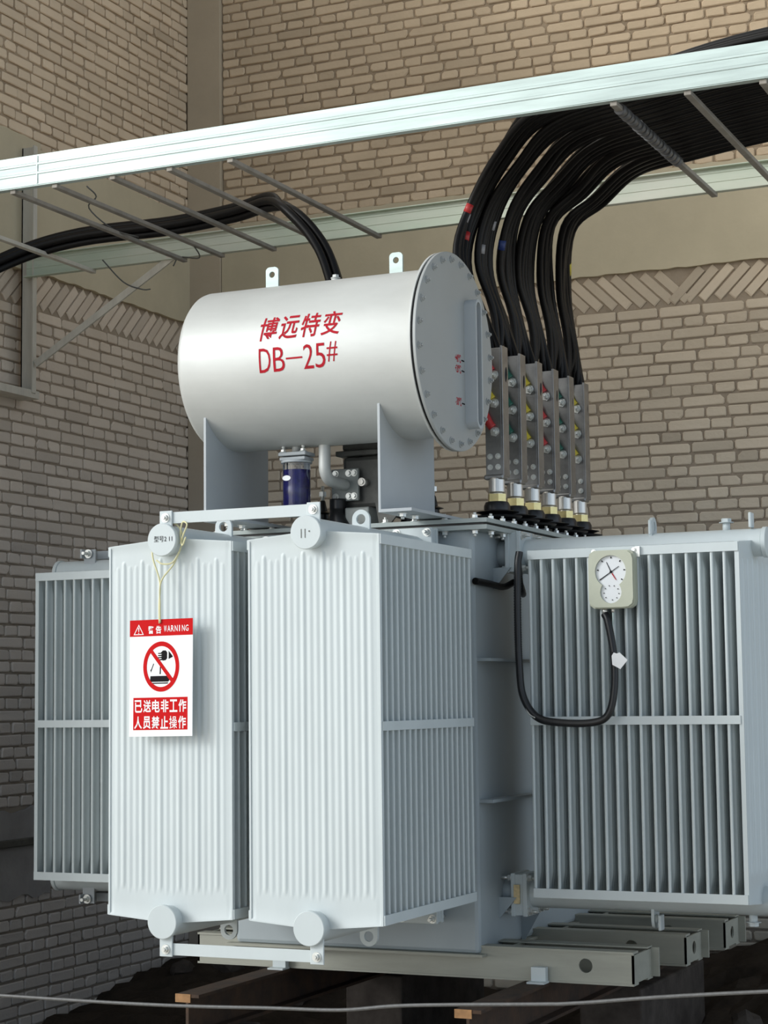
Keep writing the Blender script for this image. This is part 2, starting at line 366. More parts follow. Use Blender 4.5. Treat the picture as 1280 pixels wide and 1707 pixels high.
# tank ---------------------------------------------------------------
tank = obj('tank', MB().box(-.87, .215, .98, 2.62, .6, 2.27, b=.018), 'tank', TF, (-.33, 1.78, .6))
for zz in (1.745, 1.19):
    obj('stiffener', MB().box(.21, .275, 1.0, 2.6, zz - .006, zz + .006), 'tank', tank, (.24, 1.8, zz))
obj('bottom_plate', MB().box(-.9, .235, .955, 2.65, .592, .602), 'beam', tank, (-.33, 1.8, .597))
def gusset(xa, yy, zt, w=.075, h=.085):
    return MB().prism([(0, 0), (w, 0), (0, -h)], lambda u, v, t: (xa + u, yy + t, zt + v), -.004, .004)
obj('gusset', gusset(.215, 1.2, .80), 'tank', tank, (.22, 1.2, .78))
obj('gusset', gusset(.215, 1.45, .80, .13, .22), 'tank', tank, (.22, 1.45, .76))
obj('gusset', gusset(.215, 1.2, 2.12, .075, .09), 'tank', tank, (.22, 1.2, 2.12))
# cover --------------------------------------------------------------
mb = MB().box(-.95, .29, .94, 2.72, 2.258, 2.276).box(-.93, .27, .96, 2.70, 2.276, 2.286, mi=1).box(-.95, .29, .94, 2.72, 2.286, 2.303)
cover = obj('tank_cover', mb, ['cover', 'black'], TF, (-.33, 1.8, 2.26))
for i in range(10):
    X = .23 - i * .13
    mb = MB().hexbolt((X, .965, 2.303), (0, 0, 1), .012, .012, .01); mb.hexbolt((X, .965, 2.258), (0, 0, -1), .012, .012, .012)
    obj('cover_bolt', mb, 'bolt', cover, (X, .965, 2.28))
for i in range(13):
    Y = 1.05 + i * .13
    mb = MB().hexbolt((.265, Y, 2.303), (0, 0, 1), .012, .012, .01); mb.hexbolt((.265, Y, 2.258), (0, 0, -1), .012, .012, .012)
    obj('cover_bolt', mb, 'bolt', cover, (.265, Y, 2.28))

# radiator (built once in its own frame: front panel at y=0, stacked towards +y, z from 0) -------------
H, PW, NP, PITCH = 1.35, .26, 18, .0488
def panel_mesh(detail):
    """a pressed steel panel: flat rim, fluted middle, slightly gabled top and bottom"""
    nfl = 18; period = .0262; half = nfl * period / 2
    spf = 8 if detail else 6
    us = [-.26, -.253, -.2525, -.246, -.2455] + [-half + period * k / spf for k in range(nfl * spf + 1)] + [.2455, .246, .2525, .253, .26]
    us = sorted(set(round(u, 5) for u in us))
    def zs_():
        if detail:
            a = [0, .006, .012, .055, .06, .075] + [.08 + .004 * k for k in range(12)] + [.16 + .1 * k for k in range(11)] + [H - .13 + .004 * k for k in range(22)] + [H - .04, H - .012, H - .006, H]
        else: a = [0, .012, .06, .1, .13, H - .13, H - .1, H - .06, H - .012, H]
        return sorted(set(round(q, 5) for q in a))
    zs = zs_()
    rim = .0055
    def depth(u, z):
        au = abs(u)
        if detail:
            # raised rim along the edge, flutes with rounded ends inside
            if au > .2527 or z < .007 or z > H - .007: return rim + .003
            if au > half + .0001: return rim - .001
            k = int((u + half) / period - 1e-6); k = max(0, min(nfl - 1, k)); c = -half + (k + .5) * period; t = (u - c) / (period / 2)
            top = H - (.062 if k % 3 == 1 else .078); bot = .085 + (.012 if k % 3 == 1 else 0)
            # round end
            e1 = top - z - (1 - math.sqrt(max(0, 1 - t * t))) * period * .5; e0 = z - bot - (1 - math.sqrt(max(0, 1 - t * t))) * period * .5
            m = max(0., min(1., e1 / .008)) * max(0., min(1., e0 / .02))
            g = math.cos(t * PI / 2) ** 2
            return rim + .0008 + (.0013 + .0011 * ((k * 7) % 3 == 1) + .0008 * (k % 3 == 1)) * (g * m) - (.0010 * (1 - g) * m)
        k = int((u + half) / period - 1e-6); c = -half + (k + .5) * period; t = (u - c) / (period / 2)
        if au > half + 1e-4: return rim
        m = 1 if .09 < z < H - .09 else .0
        return rim + m * .0085 * math.cos(t * PI / 2) ** 2
    def gable(u, z):
        g = .022 * (1 - abs(u) / .26)
        if z > H - .2: return z + g * (z - (H - .2)) / .2
        if z < .2: return z - g * (.2 - z) / .2
        return z
    mb = MB(); nu, nz = len(us), len(zs); vs = []
    for sgn in (-1, 1):
        for zz in zs:
            for u in us: vs.append((u, sgn * depth(u, zz), gable(u, zz)))
    idx = lambda s_, j, i: s_ * nu * nz + j * nu + i
    fs = []
    for j in range(nz - 1):
        for i in range(nu - 1):
            fs.append((idx(0, j, i), idx(0, j, i + 1), idx(0, j + 1, i + 1), idx(0, j + 1, i)))
            fs.append((idx(1, j, i), idx(1, j + 1, i), idx(1, j + 1, i + 1), idx(1, j, i + 1)))
        fs.append((idx(0, j, 0), idx(0, j + 1, 0), idx(1, j + 1, 0), idx(1, j, 0)))
        fs.append((idx(0, j, nu - 1), idx(1, j, nu - 1), idx(1, j + 1, nu - 1), idx(0, j + 1, nu - 1)))
    for i in range(nu - 1):
        fs.append((idx(0, 0, i), idx(1, 0, i), idx(1, 0, i + 1), idx(0, 0, i + 1)))
        fs.append((idx(0, nz - 1, i), idx(0, nz - 1, i + 1), idx(1, nz - 1, i + 1), idx(1, nz - 1, i)))
    mb.add(vs, fs, 0, True); return mb
def shade_smooth_angle(o, a=35):
    me = o.data; me.polygons.foreach_set('use_smooth', [True] * len(me.polygons))
    bm = bmesh.new(); bm.from_mesh(me)
    for e_ in bm.edges:
        if len(e_.link_faces) == 2 and e_.calc_face_angle(0) > math.radians(a): e_.smooth = False
    bm.to_mesh(me); bm.free()

def arch(w, h, n=14):      # round-topped plate outline, origin at hole centre
    o = [(-w, -h), (w, -h)] + [(w * math.cos(PI * k / n), w * math.sin(PI * k / n)) for k in range(n + 1)]
    return o
def eye_plate(mb, fn, w=.034, h=.05, r=.016, t=.006, n=32):
    inner = [(r * math.cos(2 * PI * k / n), r * math.sin(2 * PI * k / n)) for k in range(n)]
    outer = []
    for k in range(n):
        a = 2 * PI * k / n; c, s_ = math.cos(a), math.sin(a)
        if s_ >= 0: outer.append((w * c, w * s_))
        else:
            q = min(w / abs(c) if abs(c) > 1e-6 else 9, h / abs(s_)); outer.append((q * c, q * s_))
    mb.ring(outer, inner, fn, -t, t)
DEPTH = (NP - 1) * PITCH
def header(zc, ln):
    mb = MB(); mb.lathe((0, -.045, zc), (0, 1, 0), [(.057, 0), (.0605, .003), (.0605, .012), (.055, .016), (.055, ln + .045)], 40); return mb
def make_radiator(name, ln, matname='rad'):
    mbh = MB()
    mbh.lathe((0, -.045, H + .012), (0, 1, 0), [(.05, .0), (.055, .004), (.055, ln + .045)], 40)
    r = obj(name, mbh, matname, TF, (0, 0, 0)); shade_smooth_angle(r)
    WL[r.name] = Matrix.Identity(4); r.parent = None; r.location = (0, 0, 0)
    hp_ = obj('header_pipe', MB().lathe((0, -.045, -.012), (0, 1, 0), [(.05, .0), (.055, .004), (.055, ln + .045)], 40), matname, r, (0, 0, 0), local=True); shade_smooth_angle(hp_)
    f = obj('radiator_panel', panel_mesh(True), matname, r, (0, 0, 0), local=True); shade_smooth_angle(f, 50)
    p = None
    for k in range(1, NP):
        if p is None: p = obj('radiator_panel', panel_mesh(False), matname, r, (0, k * PITCH, 0), local=True)
        else:
            q = p.copy(); COL.objects.link(q); q.location = (0, k * PITCH, 0)
    for sx in (-1, 1):
        for z0, z1 in ((H - .036, H - .001), (.665, .697), (.001, .036)):
            m_ = MB().box(min(sx * .2595, sx * .2655), max(sx * .2595, sx * .2655), -.006 if z0 != .665 else .002, DEPTH + .006, z0, z1)
            obj('spacer_strip', m_, matname, r, (sx * .26, DEPTH / 2, z0), local=False)
    for zc, sg in ((H + .012, 1), (-.012, -1)):
        m_ = MB().lathe((0, -.062, zc), (0, 1, 0), [(.058, 0), (.0605, .0025), (.0605, .018), (.055, .02)], 40)
        c_ = obj('end_cap', m_, matname, r, (0, -.05, zc)); shade_smooth_angle(c_)
        for yy in ((.40,) if sg > 0 else (.43,)):
            m_ = MB(); eye_plate(m_, lambda u, v, t, yy=yy, zc=zc, sg=sg: (u, yy + t, zc + sg * .083 + sg * v), .036, .05, .019)
            obj('lifting_eye', m_, matname, r, (0, yy, zc + sg * .08))
        # flange pair with bolts towards the tank
        m_ = MB().box(-.085, .085, ln - .018, ln, zc - .085, zc + .085, b=.003)
        m_.box(-.08, .08, ln - .002, ln + .032, zc - .08, zc + .08)
        m_.box(-.085, .085, ln + .032, ln + .05, zc - .085, zc + .085, b=.003)
        fo = obj('valve_flange', m_, matname, r, (0, ln, zc))
        for a, b in ((-1, -1), (1, -1), (1, 1), (-1, 1)):
            obj('bolt', MB().hexbolt((a * .066, ln - .018, zc + b * .066), (0, -1, 0), .012, .014, .02), 'bolt', r, (a * .066, ln - .02, zc + b * .066))
            obj('bolt', MB().hexbolt((a * .066, ln + .05, zc + b * .066), (0, 1, 0), .012, .014, .03), 'bolt', r, (a * .066, ln + .05, zc + b * .066))
    m_ = MB().cyl((0, ln - .03, H + .0), (0, ln - .03, H + .12), .012).box(-.03, .03, ln - .06, ln - .045, H + .05, H + .10)
    return r
def children(o): return [c for c in COL.objects if c.parent == o]
def place(r, loc, rz):
    r.parent = TF; L = Vector(loc); r.location = L - Vector(TF.location); r.rotation_euler = (0, 0, rz)
def clone(r):
    c = r.copy(); COL.objects.link(c)
    for ch in [q for q in COL.objects if q.parent == r]:
        k = ch.copy(); COL.objects.link(k); k.parent = c
    return c
ZB = .821
radB = make_radiator('radiator', .885)
radA = clone(radB); radS = make_radiator('radiator', .95); radL = clone(radS)
place(radB, (0, 0, ZB), 0); place(radA, (-.589, 0, ZB), 0)
place(radS, (1.262, 1.29, ZB), PI / 2); place(radL, (-1.90, 1.29, ZB), -PI / 2)
radB['label'] = 'white front radiator without a sign'; radA['label'] = 'white front radiator behind the hanging warning sign'
radS['label'] = 'radiator carrying the temperature gauge'; radL['label'] = 'radiator on the far left, partly hidden'
# pipe stubs between tank and radiator flanges
for xx in (0, -.589):
    for zc in (ZB + H + .012, ZB - .012):
        obj('pipe_stub', MB().cyl((xx, .93, zc), (xx, .99, zc), .055, n=36), 'tank', TF, (xx, .95, zc))
for xa, xb in ((.2, .27), (-.96, -.86)):
    for zc in (ZB + H + .012, ZB - .012):
        obj('pipe_stub', MB().cyl((xa, 1.29, zc), (xb, 1.29, zc), .056, n=36), 'tank', TF, (xa, 1.29, zc))
# cream label on the lower flange of the gauge side radiator
obj('valve_label', MB().box(.277, .302, 1.197, 1.2045, .775, .85, b=.001), mat('cream_label', (.85, .66, .36), .5, noise=.3, nscale=60), TF, (.29, 1.2, .8), label='small yellow valve label')

# tie bars joining the two front radiators
def tie_bar(zc, sg):
    mb = MB().box(-.585, .03, -.036, -.030, zc - .021, zc + .021, b=.001)
    t = obj('tie_bar', mb, 'rad', TF, (-.28, -.033, zc))
    for X, w in ((-.583, .026), (.022, .026)):
        obj('bracket', MB().box(X - w, X + w, -.044, -.036, min(zc + sg * .026, zc - sg * .075), max(zc + sg * .026, zc - sg * .075), b=.002), 'rad', t, (X, -.04, zc))
        obj('bolt', MB().hexbolt((X, -.044, zc), (0, -1, 0), .012, .01, .006), 'bolt', t, (X, -.05, zc))
    return t
tie_bar(2.264, 1); tie_bar(.712, -1)
# tie frame above and below the far left radiator
for zc, sg in ((2.265, 1), (.722, -1)):
    mb = MB().box(-1.80, -1.792, 1.22, 2.1, zc - .02, zc + .02).box(-1.80, -1.74, 1.25, 1.258, min(zc - sg * .06, zc + sg * .02), max(zc - sg * .06, zc + sg * .02)).box(-1.78, -1.2, 1.33, 1.336, zc - .018, zc + .018)
    t = obj('tie_bar', mb, 'saddle', TF, (-1.7, 1.3, zc))
    obj('bolt', MB().hexbolt((-1.77, 1.24, zc), (0, -1, 0), .014, .012, .03), 'bolt', t, (-1.77, 1.24, zc))
# lifting hooks on the gauge side header
for X, zc, sg in ((.86, 2.23, 1), (1.262, 2.24, 1), (.86, .745, -1)):
    mb = MB().box(X - .006, X + .006, 1.25, 1.30, min(zc, zc + sg * .06), max(zc, zc + sg * .06), b=.004)
    obj('lifting_hook', mb, 'rad', TF, (X, 1.28, zc))
obj('drain_plug', MB().cyl((1.16, 1.29, 2.23), (1.16, 1.29, 2.27), .015).hexbolt((1.16, 1.29, 2.265), (0, 0, 1), .02, .014), 'rad', TF, (1.16, 1.29, 2.24))
obj('drain_plug', MB().cyl((1.22, 1.29, .76), (1.22, 1.29, .72), .016).hexbolt((1.22, 1.29, .73), (0, 0, -1), .02, .014), 'rad', TF, (1.22, 1.29, .74))

# conservator ----------------------------------------------------------
CY, CZ, CR = .85, 2.957, .335; XC = .207; XE = -.885
prof = [(.02, 0), (.20, -.0), (.30, .003), (CR - .012, .012), (CR - .003, .022), (CR, .035), (CR, XC - .03 - XE)]
mb = MB().lathe((XE, CY, CZ), (1, 0, 0), prof, 96)
mb.lathe((XC - .034, CY, CZ), (1, 0, 0), [(CR, 0), (.393, .001), (.393, .010), (CR, .011)], 96)
cons = obj('conservator', mb, 'shell', TF, (-.33, CY, CZ)); shade_smooth_angle(cons, 30)
cons['label'] = 'silver oil conservator drum'
obj('gasket', MB().cyl((XC - .023, CY, CZ), (XC - .014, CY, CZ), .386, n=96), 'black', cons, (XC - .02, CY, CZ))
ecp = obj('end_cover', MB().lathe((XC - .014, CY, CZ), (1, 0, 0), [(.390, 0), (.395, .002), (.395, .012), (.393, .014)], 96), 'endcap', cons, (XC, CY, CZ)); shade_smooth_angle(ecp, 30)
b0 = None
for i in range(24):
    a = 2 * PI * (i + .35) / 24
    if b0 is None:
        b0 = obj('cover_bolt', MB().hexbolt((XC, CY + .366 * math.cos(a), CZ + .366 * math.sin(a)), (1, 0, 0), .010, .009, .006), 'endcap', cons, (XC, CY + .366 * math.cos(a), CZ + .366 * math.sin(a)))
    else:
        b = b0.copy(); COL.objects.link(b); b.location = (XC + .33, .366 * math.cos(a), .366 * math.sin(a))
# level gauge: long slotted housing
def stadium(w, h, n=10):
    o = []
    for k in range(n + 1): a = PI * k / n; o.append((w * math.cos(a), h - w + w * math.sin(a)))
    for k in range(n + 1): a = PI + PI * k / n; o.append((w * math.cos(a), -(h - w) + w * math.sin(a)))
    return o
gy, gz = .978, 2.925
mb = MB().ring(stadium(.034, .262), stadium(.022, .25), lambda u, v, t: (XC + t, gy + u, gz + v), 0, .05)
mb.prism(stadium(.026, .254), lambda u, v, t: (XC + t, gy + u, gz + v), 0, .008, mi=1)
lg = obj('oil_level_gauge', mb, ['saddle', 'dark'], cons, (XC + .02, gy, gz))
# red scale marks on the end cover
mb = MB(); fe = lambda u, v: (XC + .0008, u, v)
for zz, tx in ((2.935, '+40℃'), (2.893, '+20℃'), (2.762, '-30℃')):
    put_text(mb, tx, fe, .842, .902, zz - .017, zz + .017, .01)
mk = obj('scale_lettering', mb, 'red', cons, (XC, .87, 2.87), fix=False)
mb = MB()
for zz in (2.932, 2.890, 2.759): mb.box(XC - .001, XC + .0015, .908, .935, zz - .003, zz + .002)
obj('scale_marks', mb, 'ink', cons, (XC, .92, 2.87))
# painted lettering wrapped on the drum
def fcyl(u, s_):       # u = world x, s_ = arc length above the axis level
    a = s_ / CR; rr = CR + .0012; return (u, CY - rr * math.cos(a), CZ + rr * math.sin(a))
mb = MB()
for k, ch in enumerate('博远特变'):
    u = -.497 + k * .0925; put_text(mb, ch, fcyl, u, u + .080, .048, .150, .012, shear=.012, cuts=10)
for ch, a, b in (('D', -.495, -.443), ('B', -.432, -.381), ('—', -.375, -.303), ('2', -.299, -.255), ('5', -.247, -.203), ('#', -.196, -.150)):
    lo, hi = (-.078, .018) if ch != '—' else (-.034, -.027)
    if ch == '#': lo, hi = (-.058, .02)
    put_text(mb, ch, fcyl, a, b, lo, hi, -.004, cuts=10 if ch != '—' else 0)
obj('lettering', mb, 'red', cons, (-.33, CY - CR, CZ), fix=False, label='red painted company name and number')
# saddles
for X, nm in ((-.79, 0), (-.017, 1)):
    y0, y1, z0 = .60, 1.13, 2.322
    n = 16; poly = [(y0, z0), (y1, z0), (y1, CZ - math.sqrt(max(0, CR ** 2 - (y1 - CY) ** 2)))]
    for k in range(n + 1):
        yy = y1 + (y0 - y1) * k / n; poly.append((yy, CZ - math.sqrt(CR ** 2 - (yy - CY) ** 2) + .004))
    mb = MB().prism(poly, lambda u, v, t: (X + t, u, v), -.005, .005)
    s_ = obj('saddle_support', mb, 'saddle', cons, (X, CY, z0))
    mb = MB().box(X - .005, X + .135, y0, y1 + .02, z0 - .012, z0)
    obj('saddle_foot', mb, 'saddle', cons, (X + .05, CY, z0))
    for yy in (.66, .78): obj('foot_bolt', MB().hexbolt((X + .07, yy, z0 - .012), (0, 0, -1), .014, .012, .01), 'bolt', cons, (X + .07, yy, z0 - .02))
# lugs on top
for X in (-.609, -.045):
    mb = MB(); w, h = .029, .045; n = 32; r_ = .013
    inner = [(r_ * math.cos(2 * PI * k / n), r_ * math.sin(2 * PI * k / n)) for k in range(n)]; outer = []
    for k in range(n):
        a = 2 * PI * k / n; c, s2 = math.cos(a), math.sin(a); q = min(w / max(abs(c), 1e-6), (.032 if s2 > 0 else .075) / max(abs(s2), 1e-6)); q = min(q, .036) if s2 > 0 else q
        outer.append((q * c, q * s2))
    mb.ring(outer, inner, lambda u, v, t: (X + u, CY + t, 3.352 + v), -.005, .005)
    obj('lifting_lug', mb, 'galv', cons, (X, CY, 3.33))
obj('filler_plug', MB().cyl((-.318, CY, 3.28), (-.318, CY, 3.308), .018).hexbolt((-.318, CY, 3.306), (0, 0, 1), .014, .012), 'shell', cons, (-.318, CY, 3.3))

# breather -------------------------------------------------------------
bx, by = -.503, .85
br = obj('breather', MB().box(bx - .062, bx + .062, by - .045, by + .045, 2.585, 2.600, b=.003), 'saddle', TF, (bx, by, 2.34))
obj('lower_clamp_plate', MB().box(bx - .058, bx + .058, by - .042, by + .042, 2.567, 2.580, b=.003), 'saddle', br, (bx, by, 2.57))
obj('jar_rim', MB().cyl((bx, by, 2.556), (bx, by, 2.566), .064, n=36), 'saddle', br, (bx, by, 2.56))
obj('jar_base', MB().cyl((bx, by, 2.34), (bx, by, 2.351), .064, n=36), 'saddle', br, (bx, by, 2.34))
obj('air_pipe', MB().cyl((bx, by, 2.6), (bx, by, 2.66), .019), 'shell', br, (bx, by, 2.62))
for a, b in ((-.045, -.03), (.045, -.03), (.012, .03), (-.02, .03)):
    mb = MB(); mb.hexbolt((bx + a, by + b, 2.6), (0, 0, 1), .011, .009, .012); mb.cyl((bx + a, by + b, 2.617), (bx + a, by + b, 2.633), .009, .004, n=12)
    obj('bolt', mb, 'bolt', br, (bx + a, by + b, 2.6))
obj('silica_gel', MB().cyl((bx, by, 2.352), (bx, by, 2.528), .0545, n=40), 'gel', br, (bx, by, 2.36), label='dark blue silica gel')
obj('glass_jar', MB().lathe((bx, by, 2.352), (0, 0, 1), [(.0560, 0), (.0565, .002), (.0565, .200), (.0560, .203)], 40), 'glass', br, (bx, by, 2.352))
n = 20
obj('oval_label', MB().add([(bx - .018 + .019 * math.cos(2 * PI * k / n), by - .0572 + .0008 * 1, 2.492 + .011 * math.sin(2 * PI * k / n)) for k in range(n)], [tuple(range(n))]), 'white', br, (bx, by, 2.49), label='small white oval sticker')

# gas relay and its pipe --------------------------------------------------
mb = MB().tube([(-.375, CY, 2.66), (-.375, CY, 2.58), (-.374, CY, 2.52), (-.372, CY + .03, 2.487), (-.37, CY + .09, 2.478), (-.37, CY + .18, 2.478)], .024, n=20, sub=6)
gr = obj('gas_relay', MB().box(-.40, -.20, 1.06, 1.22, 2.38, 2.60, b=.02).box(-.42, -.18, 1.04, 1.24, 2.60, 2.622, b=.004).box(-.40, -.21, 1.06, 1.22, 2.622, 2.69, b=.012).cyl((-.15, 1.13, 2.50), (-.22, 1.13, 2.50), .06, n=28).cyl((-.13, 1.14, 2.62), (-.13, 1.2, 2.62), .055, n=28), 'dark', TF, (-.3, 1.14, 2.38), label='dark cast gas relay')
p_ = obj('oil_pipe', mb, 'shell', gr, (-.37, CY, 2.6))
fp = obj('flange_plate', MB().box(-.432, -.308, 1.025, 1.042, 2.41, 2.545, b=.003), 'relay', gr, (-.37, 1.03, 2.48))
for a, b in ((-.412, 2.43), (-.352, 2.43), (-.328, 2.43), (-.352, 2.525), (-.326, 2.525), (-.412, 2.525)): obj('bolt', MB().hexbolt((a, 1.025, b), (0, -1, 0), .010, .009), 'bolt', gr, (a, 1.02, b))
obj('side_plug', MB().cyl((-.29, 1.06, 2.485), (-.29, 1.02, 2.485), .016).hexbolt((-.29, 1.02, 2.485), (0, -1, 0), .012, .01), 'alu', gr, (-.29, 1.03, 2.485))
obj('lever', MB().prism([(0, 0), (.05, .01), (.065, -.16), (-.005, -.24), (-.03, -.1)], lambda u, v, t: (-.205 + u, 1.03 + t, 2.5 + v), 0, .012), 'dark', gr, (-.2, 1.03, 2.4))
# low-voltage bushings with black boots under and beside the relay
def boot(X, Y, s=1.0):
    mb = MB().lathe((X, Y, 2.303), (0, 0, 1), [(.03 * s, 0), (.055 * s, .008), (.03 * s, .02), (.03 * s, .035), (.055 * s, .043), (.028 * s, .055), (.026 * s, .075), (.045 * s, .08), (.02 * s, .09), (.012, .13), (.004, .14)], 24)
    o = obj('low_voltage_bushing', mb, 'black', TF, (X, Y, 2.303)); shade_smooth_angle(o, 30); return o
for X, Y in ((-.405, 1.12), (-.07, 1.25), (-.155, 1.18), (-.56, 1.2)):
    o = boot(X, Y); obj('terminal_stud', MB().cyl((X, Y, 2.42), (X, Y, 2.50), .008).cyl((X, Y, 2.455), (X, Y, 2.475), .017, n=6, smooth=False), 'bolt', o, (X, Y, 2.45))
obj('cable_boot', MB().tube([(-.40, 1.02, 2.42), (-.40, 1.02, 2.37), (-.39, 1.0, 2.33), (-.36, 1.0, 2.28)], .035, n=14), 'black', TF, (-.4, 1.02, 2.35))
obj('junction_box', MB().box(-.36, -.25, 1.0, 1.1, 2.303, 2.38, b=.006), 'relay', TF, (-.3, 1.05, 2.303))

# skid beams ----------------------------------------------------------------
for i, (y0, y1, xe) in enumerate(((1.0, 1.24, .83), (1.58, 1.82, .87), (2.12, 2.36, .89))):
    mb = MB(); z0, z1 = .515, .625; n = 32; rr = .027; cx = .64
    # front web with a round hole near its end
    inner = [(cx + rr * math.cos(2 * PI * k / n), .575 + rr * math.sin(2 * PI * k / n)) for k in range(n)]; outer = []
    for k in range(n):
        a = 2 * PI * k / n; c, s_ = math.cos(a), math.sin(a); q = .05 / max(abs(c), abs(s_)); outer.append((cx + q * c, .575 + q * s_))
    mb.box(cx - .19, cx - .05, y0, y0 + .008, z0, z1); mb.box(cx + .05, xe, y0, y0 + .008, z0, z1); mb.box(cx - .05, cx + .05, y0, y0 + .008, z0, .525)
    mb.ring(outer, inner, lambda u, v, t: (u, y0 + t, v), 0, .008)
    mb.box(-1.06, cx - .19, y0, y0 + .008, z0, z1); mb.box(-1.06, xe, y0 - .004, y0 + .06, z1, z1 + .008); mb.box(-1.06, xe, y0 - .004, y0 + .06, z0 - .008, z0)
    if i == 0: mb.box(xe - .008, xe, y0, y1, z0, z1 - .004)
    else:
        cy_ = (y0 + y1) / 2; rn = [(cy_ + .026 * math.cos(2 * PI * k / n), .568 + .026 * math.sin(2 * PI * k / n)) for k in range(n)]
        ro = []
        for k in range(n):
            a = 2 * PI * k / n; c, s_ = math.cos(a), math.sin(a); q = .053 / max(abs(c), abs(s_)); ro.append((cy_ + q * c, .568 + q * s_))
        mb.ring(ro, rn, lambda u, v, t: (xe - t, u, v), 0, .008); mb.box(xe - .008, xe, y0, cy_ - .053, z0, z1 - .004).box(xe - .008, xe, cy_ + .053, y1, z0, z1 - .004)
    mb.box(-1.06, xe, y1 - .008, y1, z0, z1); mb.box(-1.06, xe, y1 - .06, y1 + .004, z1, z1 + .006); mb.box(-1.06, xe, y1 - .06, y1 + .004, z0 - .008, z0)
    mb.box(xe, xe + .03, y1 - .012, y1 + .0, z0, z1); mb.box(.30, .31, y0 + .01, y1 - .01, z0, z1)
    mb.box(-1.06, -1.052, y0, y1, z0, z1)
    obj('skid_beam', mb, 'beam', TF, (-.33, y0, z0))

# temperature gauge on the side radiator ---------------------------------------
GX, GZ, GY = .785, 2.042, 1.025
def rrect(w, h, r, n=6):
    o = []
    for cx, cz, a0 in ((w - r, h - r, 0), (-(w - r), h - r, PI / 2), (-(w - r), -(h - r), PI), (w - r, -(h - r), 1.5 * PI)):
        for k in range(n + 1): a = a0 + PI / 2 * k / n; o.append((cx + r * math.cos(a), cz + r * math.sin(a)))
    return o
ff = lambda u, v, t: (GX + u, GY - t, GZ + v)
def dialshape(n=44):
    # union of a large circle above and a smaller one below, as a star-shaped outline around (0, .0)
    o = []
    for k in range(n):
        a = 2 * PI * k / n; dx, dz = math.cos(a), math.sin(a); best = .02
        for cz, r in ((.030, .062), (-.050, .043)):
            b = -dz * cz; c = cz * cz - r * r; disc = b * b - c
            if disc > 0:
                q = -b + math.sqrt(disc); best = max(best, q)
        o.append((best * dx, best * dz))
    return o
def rr_star(w, h, r, n=44):
    o = []; base = rrect(w, h, r, 8)
    for k in range(n):
        a = 2 * PI * k / n; dx, dz = math.cos(a), math.sin(a); best = None
        for i in range(len(base)):
            p, q = base[i], base[(i + 1) % len(base)]; ex, ez = q[0] - p[0], q[1] - p[1]; den = dx * ez - dz * ex
            if abs(den) < 1e-12: continue
            t = (p[0] * ez - p[1] * ex) / den; s_ = (p[0] * dz - p[1] * dx) / den
            if t > 0 and -1e-6 <= s_ <= 1 + 1e-6: best = t if best is None else max(best, t)
        o.append((best * dx, best * dz))
    return o
mb = MB().prism(rr_star(.092, .112, .028), ff, .008, .045)
mb.ring(rr_star(.090, .110, .030), rr_star(.084, .104, .028), ff, .045, .050)
mb.ring(rr_star(.088, .108, .030), dialshape(), ff, .045, .058)
gauge = obj('temperature_gauge', mb, 'cream', TF, (GX, GY, GZ), label='beige dial thermometer housing')
obj('dial_face', MB().prism(dialshape(), ff, .045, .047), 'dial', gauge, (GX, GY - .046, GZ))
mb = MB()
def needle(mb, c, ang, l0, l1, w, t0=.049):
    dx, dz = math.cos(ang), math.sin(ang)
    mb.prism([(c[0] - dx * l0 - dz * w, c[1] - dz * l0 + dx * w), (c[0] - dx * l0 + dz * w, c[1] - dz * l0 - dx * w), (c[0] + dx * l1 + dz * w * .5, c[1] + dz * l1 - dx * w * .5), (c[0] + dx * l1 - dz * w * .5, c[1] + dz * l1 + dx * w * .5)], ff, t0, t0 + .001)
needle(mb, (0, .028), math.radians(33), .052, .038, .0018); needle(mb, (0, .028), math.radians(115), 0, .043, .0016)
mb.cyl(ff(0, .028, .047), ff(0, .028, .052), .005, n=14)
for k in range(7):
    a = math.radians(215 - k * 42); c = (.050 * math.cos(a), .030 + .050 * math.sin(a)); needle(mb, c, a, 0, .007, .0025)
for k in range(9):
    a = math.radians(220 - k * 38); c = (.028 * math.cos(a), -.052 + .026 * math.sin(a)); needle(mb, c, a, 0, .004, .002)
obj('pointers_and_ticks', mb, 'ink', gauge, (GX, GY - .05, GZ))
mb = MB(); needle(mb, (.004, .022), math.radians(-58), 0, .030, .0022, .0495); obj('red_pointer', mb, 'red', gauge, (GX, GY - .05, GZ))
obj('cable_gland', MB().cyl(ff(-.035, -.110, .03), ff(-.035, -.132, .03), .011, n=16), 'alu', gauge, (GX, GY, GZ - .12))
obj('tube_fitting', MB().cyl(ff(-.002, -.110, .03), ff(-.002, -.126, .03), .007, n=12), 'alu', gauge, (GX, GY, GZ - .12))
for a, b in ((-.080, .110), (.082, .112)): obj('mounting_screw', MB().hexbolt(ff(a, b, .012), (0, -1, 0), .007, .006), 'bolt', gauge, ff(a, b, .012))
obj('mounting_bracket', MB().box(GX + .086, GX + .104, GY - .012, GY + .002, GZ + .085, GZ + .125), 'bolt', gauge, (GX + .09, GY, GZ + .1))
obj('capillary_tube', MB().tube([ff(-.002, -.124, .03), ff(-.003, -.16, .031), ff(-.010, -.22, .034), ff(-.012, -.262, .036)], .0035, n=8), 'galv', gauge, (GX, GY, GZ - .2))

